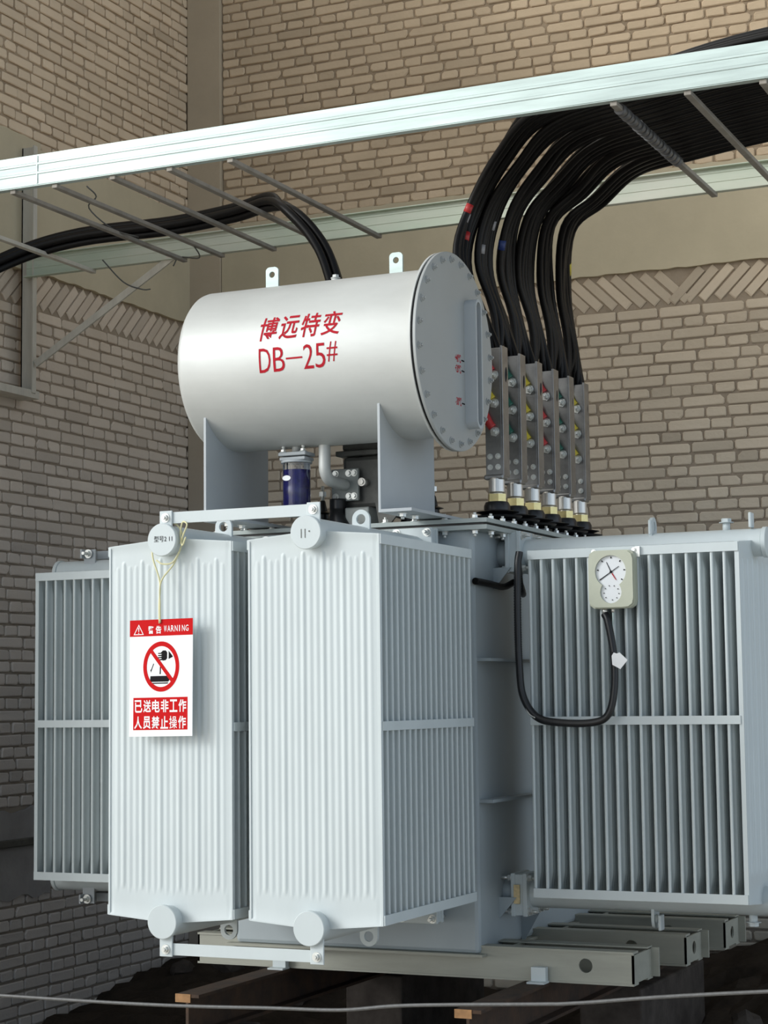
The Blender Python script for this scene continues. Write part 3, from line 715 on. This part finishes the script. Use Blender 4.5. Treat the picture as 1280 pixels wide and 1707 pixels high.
# ================================================================== HV bushings
TY = [1.38 + .214 * i for i in range(6)]; TX = .165
def make_bushing(name='bushing'):
    # local frame: origin on the cover below the terminal
    loc = (TX, TY[0], 2.303); X, Y = TX, TY[0]
    mb = MB().lathe((X, Y, 2.303), (0, 0, 1), [(.085, 0), (.085, .02), (.055, .026), (.100, .036), (.106, .044), (.06, .052), (.092, .062), (.055, .070), (.055, .09), (.048, .105), (.04, .107)], 36)
    b = obj(name, mb, 'black', TF, loc); shade_smooth_angle(b, 25)
    obj('brass_nut', MB().cyl((X, Y, 2.408), (X, Y, 2.442), .040, n=6, smooth=False), 'brass', b, (X, Y, 2.44))
    obj('metal_cap', MB().cyl((X, Y, 2.438), (X, Y, 2.448), .028, n=24).lathe((X, Y, 2.448), (0, 0, 1), [(.032, 0), (.034, .003), (.034, .057), (.031, .062)], 28), 'alu', b, (X, Y, 2.45))
    obj('clamp', MB().box(X - .046, X + .040, Y - .03, Y + .03, 2.502, 2.523, b=.006), 'busbar', b, (X, Y, 2.54))
    # vertical terminal plate with folded edge
    mb = MB().box(X - .040, X + .032, Y - .018, Y - .009, 2.522, 3.06, b=.0015).box(X + .032, X + .041, Y - .020, Y + .05, 2.515, 3.068, b=.0015)
    obj('terminal_plate', mb, 'busbar', b, (X, Y, 2.8))
    for a, zz in ((-.02, 2.555), (.015, 2.555), (-.02, 2.60), (.015, 2.60)):
        obj('bolt', MB().hexbolt((X + a, Y - .018, zz), (0, -1, 0), .0085, .007, .006), 'bolt', b, (X + a, Y - .018, zz))
    for k, zz in enumerate((2.70, 2.80, 2.82 + .075)):
        pass
    for k, zz in enumerate((2.705, 2.825, 2.945)):
        obj('clamp_bolt', MB().cyl((X + .004, Y - .018, zz), (X + .004, Y - .024, zz), .019, n=20).hexbolt((X + .004, Y - .024, zz), (0, -1, 0), .0125, .011, .014), 'bolt', b, (X + .004, Y - .02, zz))
    return b
bush0 = make_bushing()
bnames = ['nearest high-voltage bushing, beside the conservator cover', 'high-voltage bushing, second from the conservator', 'high-voltage bushing with yellow lug sleeves, third in the row', 'high-voltage bushing with red lug sleeves, fourth in the row', 'high-voltage bushing with dark green sleeves, fifth in the row', 'farthest high-voltage bushing with the lowest looking plate']
bush0['label'] = bnames[0]
for i in range(1, 6):
    c = clone(bush0); c.location = Vector(bush0.location) + Vector((0, TY[i] - TY[0], 0)); c['label'] = bnames[i]

# ================================================================== cable tray
ZT = 3.80
tray = empty('cable_tray', (-.3, 1.35, ZT)); thing(tray, 'galvanised ladder cable tray running above the transformer to the left wall', 'cable tray')
def channel(y0, sgn, x0, x1, h=.131):
    mb = MB().box(x0, x1, y0 - .003, y0 + .003, ZT, ZT + h).box(x0, x1, min(y0, y0 + sgn * .035), max(y0, y0 + sgn * .035), ZT - .004, ZT + .001).box(x0, x1, min(y0, y0 + sgn * .03), max(y0, y0 + sgn * .03), ZT + h - .003, ZT + h + .001)
    for zz in (.045, .085): mb.box(x0, x1, y0 - .0055, y0 - .002, ZT + zz, ZT + zz + .012, b=.002)
    return mb
fr = obj('side_rail', channel(.60, 1, -2.02, 4.2), 'galv', tray, (-.3, .6, ZT), label='bright front rail')
obj('joint', MB().box(-1.612, -1.606, .594, .5975, ZT + .005, ZT + .125), 'galv', tray, (-1.6, .594, ZT + .06))
obj('side_rail', channel(2.06, -1, -2.70, 4.2, .11), 'galv_dull', tray, (-.3, 2.06, ZT), label='weathered rear rail')
mb0 = None
for X in (-1.745, -1.53, -1.24, -.962, -.675, .955, 1.237, 1.515, 1.80, 2.1):
    mb = MB().box(X - .014, X + .014, .61, 2.06, ZT - .022, ZT - .004, b=.003)
    obj('rung', mb, 'rung', tray, (X, 1.3, ZT - .01))
obj('rung', MB().box(-2.30, -2.27, .9, 2.06, ZT - .022, ZT - .002, b=.003), 'galv_post', tray, (-2.28, 1.5, ZT - .01))
mb = MB(); r_ = random.Random(3)
for k in range(17):
    yy = .68 + k * .047; mb.cyl((.955, yy, ZT - .013), (.957, yy + .036, ZT - .013), r_.uniform(.021, .025), r_.uniform(.020, .024), n=14)
obj('tape_wrap', mb, 'wrap', tray, (.955, 1.0, ZT), label='grey tape wrapped round a rung')
mb = MB().box(-2.745, -2.655, 2.075, 2.082, 3.19, 4.50).box(-2.745, -2.738, 2.075, 2.14, 3.19, 4.50).box(-2.66, -2.653, 2.05, 2.082, 3.19, 4.50)
post = obj('post', mb, 'galv_post', tray, (-2.7, 2.08, 3.2))
obj('wall_arm', MB().box(-2.775, -2.66, .9, 2.12, 3.165, 3.205), 'galv_post', tray, (-2.7, 1.5, 3.18))
mb = MB(); a = Vector((-2.645, 2.07, 3.34)); b = Vector((-1.80, 2.05, 3.815)); dirn = (b - a).normalized(); nrm = Vector((0, 1, 0)); w_ = dirn.cross(nrm)
vs = [p + w_ * s_ * .018 + nrm * t for p in (a, b) for s_, t in ((-1, -.012), (1, -.012), (1, .0), (-1, .0))]
mb.add(vs, [(0, 1, 2, 3), (4, 5, 6, 7), (0, 1, 5, 4), (1, 2, 6, 5), (2, 3, 7, 6), (3, 0, 4, 7)])
obj('brace', mb, 'galv_post', tray, (-2.2, 2.06, 3.6))

# ================================================================== HV cables, each one a thing
places = ['of the nearest bushing', 'of the second bushing', 'of the yellow-sleeved third bushing', 'of the red-sleeved fourth bushing', 'of the green-sleeved fifth bushing', 'of the farthest bushing']
groups = ['cables of the nearest bushing', 'cables of the second bushing', 'cables of the third bushing', 'cables of the fourth bushing', 'cables of the fifth bushing', 'cables of the farthest bushing']
lugc = [['l_red', 'l_yellow', 'l_red'], ['l_green'] * 3, ['l_yellow'] * 3, ['l_red'] * 3, ['l_green'] * 3, ['l_yellow'] * 3]
lerp = lambda a, b, t: a + (b - a) * t
rc = random.Random(21)
NC = 7
MARKS = {(0, 0): (23, 'l_red'), (0, 1): (22, 'tape_grey'), (0, 3): (20, 'l_red'), (1, 1): (19, 'tape_grey'), (2, 0): (20, 'tape_blue'), (1, 4): (22, 'tape_grey'), (5, 6): (20, 'l_yellow')}
M['tape_blue'] = mat('blue_tape', (.02, .04, .16), .5)
M['tape_grey'] = mat('grey_tape', (.30, .29, .30), .5)
spots = ['with the lowest lug sleeve', 'with the middle lug sleeve', 'with the top lug sleeve', 'leftmost behind the plate', 'second behind the plate', 'third behind the plate', 'rightmost behind the plate']
for i in range(6):
    for k in range(NC):
        u = (i + k / (NC - 1) * (.98, .82, .86, .97, .80, .88)[i]) / 5.88; v = i / 5; y0 = TY[i]; dk = (k - 3) * .0265
        j = lambda s_=.008: rc.uniform(-s_, s_)
        zl = (2.745, 2.865, 2.985, 2.98, 2.93, 2.96, 2.90)[k]
        front = k < 3
        lay = (k % 2) * .032
        sx = (-.050, -.046, -.042, -.024, -.008, .008, .024)[k]
        pts = [(TX + sx, y0 + (-.030 if front else .02), zl), (TX + sx - (.008 if front else 0), y0 + (-.02 if front else .03), zl + .09),
               (TX - .065 + .06 * v + j(), y0 + dk * .8 - .03 * v, 3.22), (lerp(.035, .185, v) + j(), y0 + dk - .02 - .20 * v, 3.46),
               (lerp(.085, .32, v) + j(), lerp(1.33, 1.98, u) + j(), 3.68), (lerp(.26, .48, v) + j(.01), lerp(1.22, 1.93, u) + j(), lerp(3.85, 3.78, v) + lay * .5),
               (lerp(.50, .68, v) + j(), lerp(1.02, 1.80, u) + j(), lerp(3.94, 3.855, v) + lay * .8), (.955, lerp(.80, 1.62, u) + j(.006), 3.94 - .10 * u + lay),
               (1.5, lerp(.72, 1.48, u) + j(.006), 3.99 - .14 * u + lay), (2.3, lerp(.70, 1.44, u), 3.99 - .13 * u + lay), (4.0, lerp(.72, 1.46, u), 3.97 - .13 * u + lay)]
        cb = obj('power_cable', MB().tube(pts, .0155, n=10, sub=6), 'cable', None, (TX, y0, zl))
        thing(cb, 'black power cable ' + places[i] + ', ' + spots[k], 'cable', groups[i])
        if (i, k) in MARKS:
            Pm = catmull(pts, 6); q0 = MARKS[(i, k)][0]
            obj('marker_tape', MB().tube(Pm[q0:q0 + 2], .0166, n=12, sub=0), MARKS[(i, k)][1], cb, Pm[q0])
        if front:
            mt = lugc[i][k if k < 3 else 2]
            X = TX + .004; zz = (2.705, 2.825, 2.945)[k]
            mb = MB().prism([(-.016, -.016), (.006, -.022), (.02, -.006), (.016, .014), (-.02, .024)], lambda a_, b_, t: (X + a_, y0 - .0245 + t, zz + b_), -.001, .003)
            lo = obj('cable_lug', mb, 'bolt', cb, (X, y0 - .022, zz))
            sl = obj('lug_sleeve', MB().tube([(X - .008, y0 - .026, zz + .016), (X - .022, y0 - .030, zz + .036), (X - .034, y0 - .032, zz + .062), (TX + sx, y0 - .030, zl + .055)], .0178, n=12, sub=4), mt, cb, (X, y0 - .03, zl))
# identification tape bands round some of the cables near the bend
# left bundle ---------------------------------------------------------------
base = [(-2.76, .75, 3.12), (-2.66, 1.30, 3.55), (-2.42, 1.56, 3.77), (-2.10, 1.66, 3.845), (-1.6, 1.69, 3.85), (-1.22, 1.63, 3.855), (-.98, 1.52, 3.86), (-.83, 1.42, 3.79), (-.68, 1.40, 3.63), (-.60, 1.40, 3.45), (-.53, 1.42, 3.1), (-.50, 1.45, 2.7), (-.50, 1.46, 2.34)]
names = ['uppermost', 'front', 'rear', 'lowest']
for k, (dy, dz) in enumerate(((0, .034), (-.030, .004), (.030, .006), (.004, -.022))):
    pts = [(p[0] + .3 * dz * (1 if q > 8 else 0), p[1] + dy * (1 if q > 7 else .9), p[2] + dz * (1 if q < 7 else .3) + (.01 if q in (3, 4, 5) else 0)) for q, p in enumerate(base)]
    pts = [(p[0] + (.018 * (k - 1.5) if q > 6 else 0), p[1], p[2]) for q, p in enumerate(pts)]
    cb = obj('low_voltage_cable', MB().tube(pts, .0185, n=12, sub=6), 'cable', None, (-.5, 1.46, 2.34))
    thing(cb, 'thick black cable from the left wall over the tray, %s of its bundle' % names[k], 'cable', 'cables of the left bundle')
# wire ties hanging on the left part of the tray
for nm, pts in (('above the left bundle with a crooked free end', [(-1.76, 1.20, 3.96), (-1.74, 1.25, 3.92), (-1.80, 1.28, 3.88), (-1.745, 1.4, 3.80), (-1.70, 1.55, 3.79)]),
                ('looped under the rear rail near the post', [(-2.13, 1.9, 3.80), (-2.07, 2.0, 3.70), (-1.98, 2.03, 3.66), (-1.93, 2.03, 3.655)]),
                ('beside the top of the diagonal brace', [(-1.53, 1.76, 3.79), (-1.57, 1.9, 3.75), (-1.76, 2.03, 3.80), (-1.80, 2.035, 3.76)])):
    thing(obj('tie_wire', MB().tube(pts, .0035, n=6, sub=5), 'dark', None, pts[0]), 'thin dark tie wire %s' % nm, 'wire')

# corrugated hose from the tank to the gauge ----------------------------------------
def corr(pts, r, sub=40):
    mb = MB(); P = catmull(pts, sub); n = 12; L = 0; up = None; vs = []
    for i, p in enumerate(P):
        t = (P[min(i + 1, len(P) - 1)] - P[max(i - 1, 0)]).normalized()
        if up is None: up = t.orthogonal().normalized()
        up = (up - t * up.dot(t)).normalized(); w = t.cross(up); rr = r * (1 if i % 2 else .86)
        vs += [p + up * math.cos(2 * PI * k / n) * rr + w * math.sin(2 * PI * k / n) * rr for k in range(n)]
    mb.add(vs, [(i * n + k, i * n + (k + 1) % n, (i + 1) * n + (k + 1) % n, (i + 1) * n + k) for i in range(len(P) - 1) for k in range(n)], 0, True); return mb
pts = [(.405, .995, 2.165), (.40, .985, 2.1), (.40, .975, 1.9), (.405, .97, 1.72), (.42, .965, 1.60), (.475, .96, 1.52), (.56, .955, 1.497), (.70, .955, 1.495), (.765, .96, 1.525), (.79, .965, 1.62), (.79, .97, 1.75), (.765, .985, 1.88), (.75, .995, 1.91)]
h_ = obj('corrugated_hose', corr(pts, .0155), 'black', None, pts[0]); thing(h_, 'black corrugated hose looping below the temperature gauge', 'hose')
pts = [(.225, .97, 2.055), (.235, 1.1, 2.05), (.24, 1.25, 2.045), (.27, 1.33, 2.07), (.34, 1.2, 2.01), (.385, 1.05, 2.03), (.40, .99, 2.12)]
thing(obj('black_cable', MB().tube(pts, .014, n=10, sub=8), 'cable', None, pts[0]), 'black cable crossing the tank side just above the stiffener', 'cable')
pts = [(.405, .965, 1.62), (.425, .958, 1.57), (.45, .95, 1.53), (.475, .945, 1.515)]
obj('zip_tie', MB().tube(pts, .003, n=6), 'alu', h_, pts[0])
# paper tag
tg = obj('paper_tag', MB().prism([(-.028, .012), (-.020, .024), (-.008, .020), (.002, .024), (.032, -.004), (.004, -.036), (-.026, -.020)], lambda u, v, t: (.822 + u * 1.05, .935 + t, 1.735 + v * 1.05), 0, .0015), 'white', None, (.822, .935, 1.735))
thing(tg, 'small white paper tag hanging below the temperature gauge', 'tag')
obj('tag_wire', MB().tube([(.773, .985, 1.785), (.78, .975, 1.77), (.798, .938, 1.752)], .002, n=6), 'ink', tg, (.78, .975, 1.77))

# ================================================================== warning sign
SX0, SX1, SZ0, SZ1, SY = -.725, -.459, 1.470, 1.893, -.060
SW, SH = SX1 - SX0, SZ1 - SZ0
def sf(u, v, t=0.0):       # u 0..1 from left, v 0..1 from the top
    a = math.radians(-.5); cx, cz = (SX0 + SX1) / 2, SZ1; X = SX0 + u * SW - cx; Z = -v * SH
    bend = .006 * ((u - .5) * 2) ** 2
    return (cx + X * math.cos(a) - Z * math.sin(a), SY - t + bend * 0, cz + X * math.sin(a) * -1 + Z * math.cos(a))
sign = obj('warning_sign', MB().prism([(0, 0), (1, 0), (1, 1), (0, 1)], sf, -.0012, .0), 'white', None, sf(.5, 0))
thing(sign, 'white and red plastic warning sign hanging on the front radiator', 'sign')
obj('red_heading_band', MB().prism([(0, 0), (1, 0), (1, .142), (0, .142)], sf, 0, .0004), 'signred', sign, sf(.5, .07))
mb = MB().prism([(.065, .668), (.925, .668), (.925, .945), (.065, .945)], sf, 0, .0004)
obj('red_text_panel', mb, 'signred', sign, sf(.5, .8))
mb = MB(); n = 56; cu, cv, ru, rv = .505, .405, .285, .215; k2u, k2v = ru - .056, rv - .040
mb.ring([(cu + ru * math.cos(2 * PI * k / n), cv + rv * math.sin(2 * PI * k / n)) for k in range(n)], [(cu + k2u * math.cos(2 * PI * k / n), cv + k2v * math.sin(2 * PI * k / n)) for k in range(n)], sf, 0, .0010)
mb.prism([(.322, .275), (.368, .262), (.708, .522), (.664, .540)], sf, 0, .0012)
obj('prohibition_ring', mb, 'signred', sign, sf(.5, .4))
mb = MB()
mb.prism([(.50, .285), (.53, .268), (.575, .268), (.598, .285), (.598, .335), (.575, .352), (.53, .355), (.505, .340), (.52, .33), (.50, .322), (.52, .315), (.50, .305), (.52, .298)], sf, 0, .0005)
for q in range(4): mb.prism([(.455, .288 + q * .018), (.52, .286 + q * .018), (.52, .297 + q * .018), (.455, .297 + q * .018)], sf, 0, .0005)
mb.prism([(.622, .272), (.685, .318), (.685, .326), (.622, .342)], sf, 0, .0005)
mb.prism([(.380, .378), (.392, .38), (.352, .44), (.345, .455), (.332, .43), (.345, .43)], sf, 0, .0005)
mb.prism([(.485, .405), (.502, .405), (.498, .47), (.480, .47)], sf, 0, .0005)
mb.prism([(.335, .485), (.655, .485), (.655, .505), (.62, .535), (.34, .535), (.33, .52)], sf, 0, .0005)
mb.prism([(.365, .542), (.62, .542), (.61, .552), (.38, .552)], sf, 0, .0005)
obj('hand_and_switch_symbol', mb, 'ink', sign, sf(.5, .4))
mb = MB(); ft = lambda u, v: sf(u, v, .0009)
fv = lambda u, v: ft(u, -v)
for k, ch in enumerate('已送电非工作'): put_text(mb, ch, fv, .088 + k * .139, .088 + k * .139 + .122, -.795, -.688, .022)
for k, ch in enumerate('人员禁止操作'): put_text(mb, ch, fv, .084 + k * .139, .084 + k * .139 + .122, -.935, -.828, .022 if ch != '操' else .004)
obj('body_lettering', mb, 'white', sign, sf(.5, .8), fix=False); mb = MB()
for k, ch in enumerate('警告'): put_text(mb, ch, fv, .295 + k * .122, .295 + k * .122 + .088, -.122, -.055, .022)
for k, ch in enumerate('WARNING'): put_text(mb, ch, fv, .545 + k * .057 + (.012 if ch == 'I' else 0), .545 + k * .057 + (.012 if ch == 'I' else 0) + (.046 if ch != 'I' else .014), -.108, -.055, .008)
obj('heading_lettering', mb, 'white', sign, sf(.7, .1), fix=False); mb = MB()
tri = [(.145, .038), (.225, .128), (.062, .128)]; tc_ = (.144, .098)
mb.ring([tri[0], tri[1], tri[2]], [tuple(tc_[q] + (p[q] - tc_[q]) * .78 for q in (0, 1)) for p in tri], sf, 0, .0009)
mb.prism([(.136, .066), (.152, .066), (.148, .104), (.140, .104)], sf, 0, .0009).prism([(.138, .110), (.150, .110), (.150, .118), (.138, .118)], sf, 0, .0009)
obj('warning_triangle', mb, 'white', sign, sf(.15, .1), fix=False)
top = Vector(sf(.5, .0)) + Vector((-.005, -.004, 0)); zc = ZB + H + .012; cxA = -.589
mb = MB()
mb.tube([top + Vector((0, 0, -.015)), top + Vector((0, -.002, .05)), (cxA - .012, -.055, 2.03), (cxA - .045, -.05, 2.12), (cxA - .062, -.02, 2.18), (cxA - .04, -.02, 2.24), (cxA + .03, -.02, 2.245), (cxA + .064, -.02, 2.19), (cxA + .045, -.045, 2.10), (cxA - .005, -.058, 2.03), top + Vector((.004, -.003, .05)), top + Vector((.003, 0, -.012))], .0032, n=7)
mb.tube([(cxA + .06, -.03, 2.17), (cxA + .085, -.05, 2.20), (cxA + .10, -.05, 2.235), (cxA + .075, -.04, 2.245), (cxA + .06, -.03, 2.20), (cxA + .08, -.05, 2.16), (cxA + .095, -.05, 2.19)], .003, n=7)
mb.tube([(cxA - .03, -.05, 2.11), (cxA, -.055, 2.095), (cxA + .04, -.05, 2.10), (cxA + .062, -.03, 2.15)], .003, n=7)
obj('hanging_string', mb, 'string', sign, top)
# handwriting on the two end caps (parts of the transformer)
mb = MB(); fc = lambda u, v: (u, -.0632, v)
put_text(mb, '型号2 11', fc, cxA - .032, cxA + .045, zc - .008, zc + .014, 0)
obj('cap_handwriting', mb, 'ink', TF, (cxA, -.063, zc), fix=False)
mb = MB(); put_text(mb, '11', fc, -.018, .000, zc - .02, zc + .012, 0); put_text(mb, '·', fc, .012, .018, zc + .0, zc + .006, 0)
obj('cap_handwriting', mb, 'dark', TF, (0, -.063, zc), fix=False)

# ================================================================== rails and things below
def rail(X, y0, y1, z1, lab):
    h, w = .15, .05
    mb = MB().box(X - w, X + w, y0, y1, z1 - .012, z1).box(X - w, X + w, y0, y1, z1 - h, z1 - h + .012).box(X - .006, X + .006, y0, y1, z1 - h + .012, z1 - .012)
    r = obj('steel_rail', mb, 'rust', None, (X, y0, z1 - h)); thing(r, lab, 'rail', None)
    mb = MB().box(X - w, X + w * .3, y0 - .003, y0, z1 - .03, z1 + .001)
    obj('sawn_end', mb, 'rustend', r, (X, y0, z1 - .01)); return r
rail(-.675, .26, 3.0, .505, 'rusty steel rail under the left end of the transformer skid')
rail(.44, .30, 3.0, .505, 'rusty steel rail under the right end of the transformer skid')
for X in (-.66, .46):
    c_ = obj('rail_clip', MB().box(X - .03, X + .03, .965, .995, .508, .565, b=.002).box(X - .035, X + .035, .93, .99, .506, .513), 'rad', TF, (X, .97, .51))
for X, lab in ((-.675, 'low dark pier carrying the left rusty rail'), (.44, 'low dark pier carrying the right rusty rail')):
    for yy in ((1.9, 2.9)[0],):
        p = obj('concrete_pier', MB().box(X - .14, X + .14, yy, yy + 1.0, -.2, .355, b=.01), 'rock', None, (X, yy, -.2)); thing(p, lab, 'pier')
        mbp = obj('concrete_pier', MB().box(X - .12, X + .12, .42, .62, -.2, .355, b=.01), 'rock', None, (X, .5, -.2)); thing(mbp, lab.replace('low dark', 'front dark'), 'pier')
pts = [(-4.5, -1.25, .74), (-2.5, -1.1, .71), (-1.2, -1.02, .69), (-.613, -1.0, .687), (-.173, -1.0, .688), (.102, -1.0, .693), (.348, -1.0, .702), (.575, -1.0, .709), (.748, -1.0, .730), (.918, -1.0, .743), (1.195, -1.0, .760), (1.31, -1.0, .77), (1.81, -1.0, .826), (3.5, -1.0, .98)]
thing(obj('wire_rope', MB().tube(pts, .0052, n=8, sub=8), 'steelwire', None, pts[3]), 'thin grey wire sagging across the foreground', 'wire')
# stones by the wall foot
def stone(r, seed):
    rs = random.Random(seed); bm = bmesh.new(); bmesh.ops.create_icosphere(bm, subdivisions=2, radius=r)
    for v in bm.verts: v.co *= rs.uniform(.72, 1.12); v.co.z *= .7
    mb = MB(); bm.verts.index_update(); mb.add([v.co.copy() for v in bm.verts], [[v.index for v in f.verts] for f in bm.faces]); bm.free(); return mb
stones = [((-2.50, 3.30, .10), .085, 'dark rounded stone at the foot of the left wall'), ((-2.30, 3.45, .10), .10, 'broken stone in the wall corner, right of the rounded one'), ((-2.05, 3.5, .06), .12, 'large broken stone at the foot of the corner pilaster'), ((-1.80, 3.3, -.01), .09, 'small stone in front of the pilaster base'),
          ((-2.2, 2.95, .0), .10, 'flat stone lying on the earth left of the rail'), ((1.05, 2.9, .16), .10, 'rough stone behind the right end of the skid'), ((.86, 2.55, .13), .08, 'small rough stone beside the right skid ends'), ((1.3, 3.3, .22), .16, 'large stone block under the side radiator')]
for k, (p, r_, lab) in enumerate(stones):
    o = obj('stone', stone(r_, 50 + k), 'rock', None, p, local=True); thing(o, lab, 'stone')
pl = obj('rusty_sheet', MB().box(-2.3, -1.2, 1.55, 2.3, -.10, -.085), 'rust', None, (-1.7, 1.9, -.1)); thing(pl, 'flat rusty steel sheet on the ground at lower left', 'sheet')
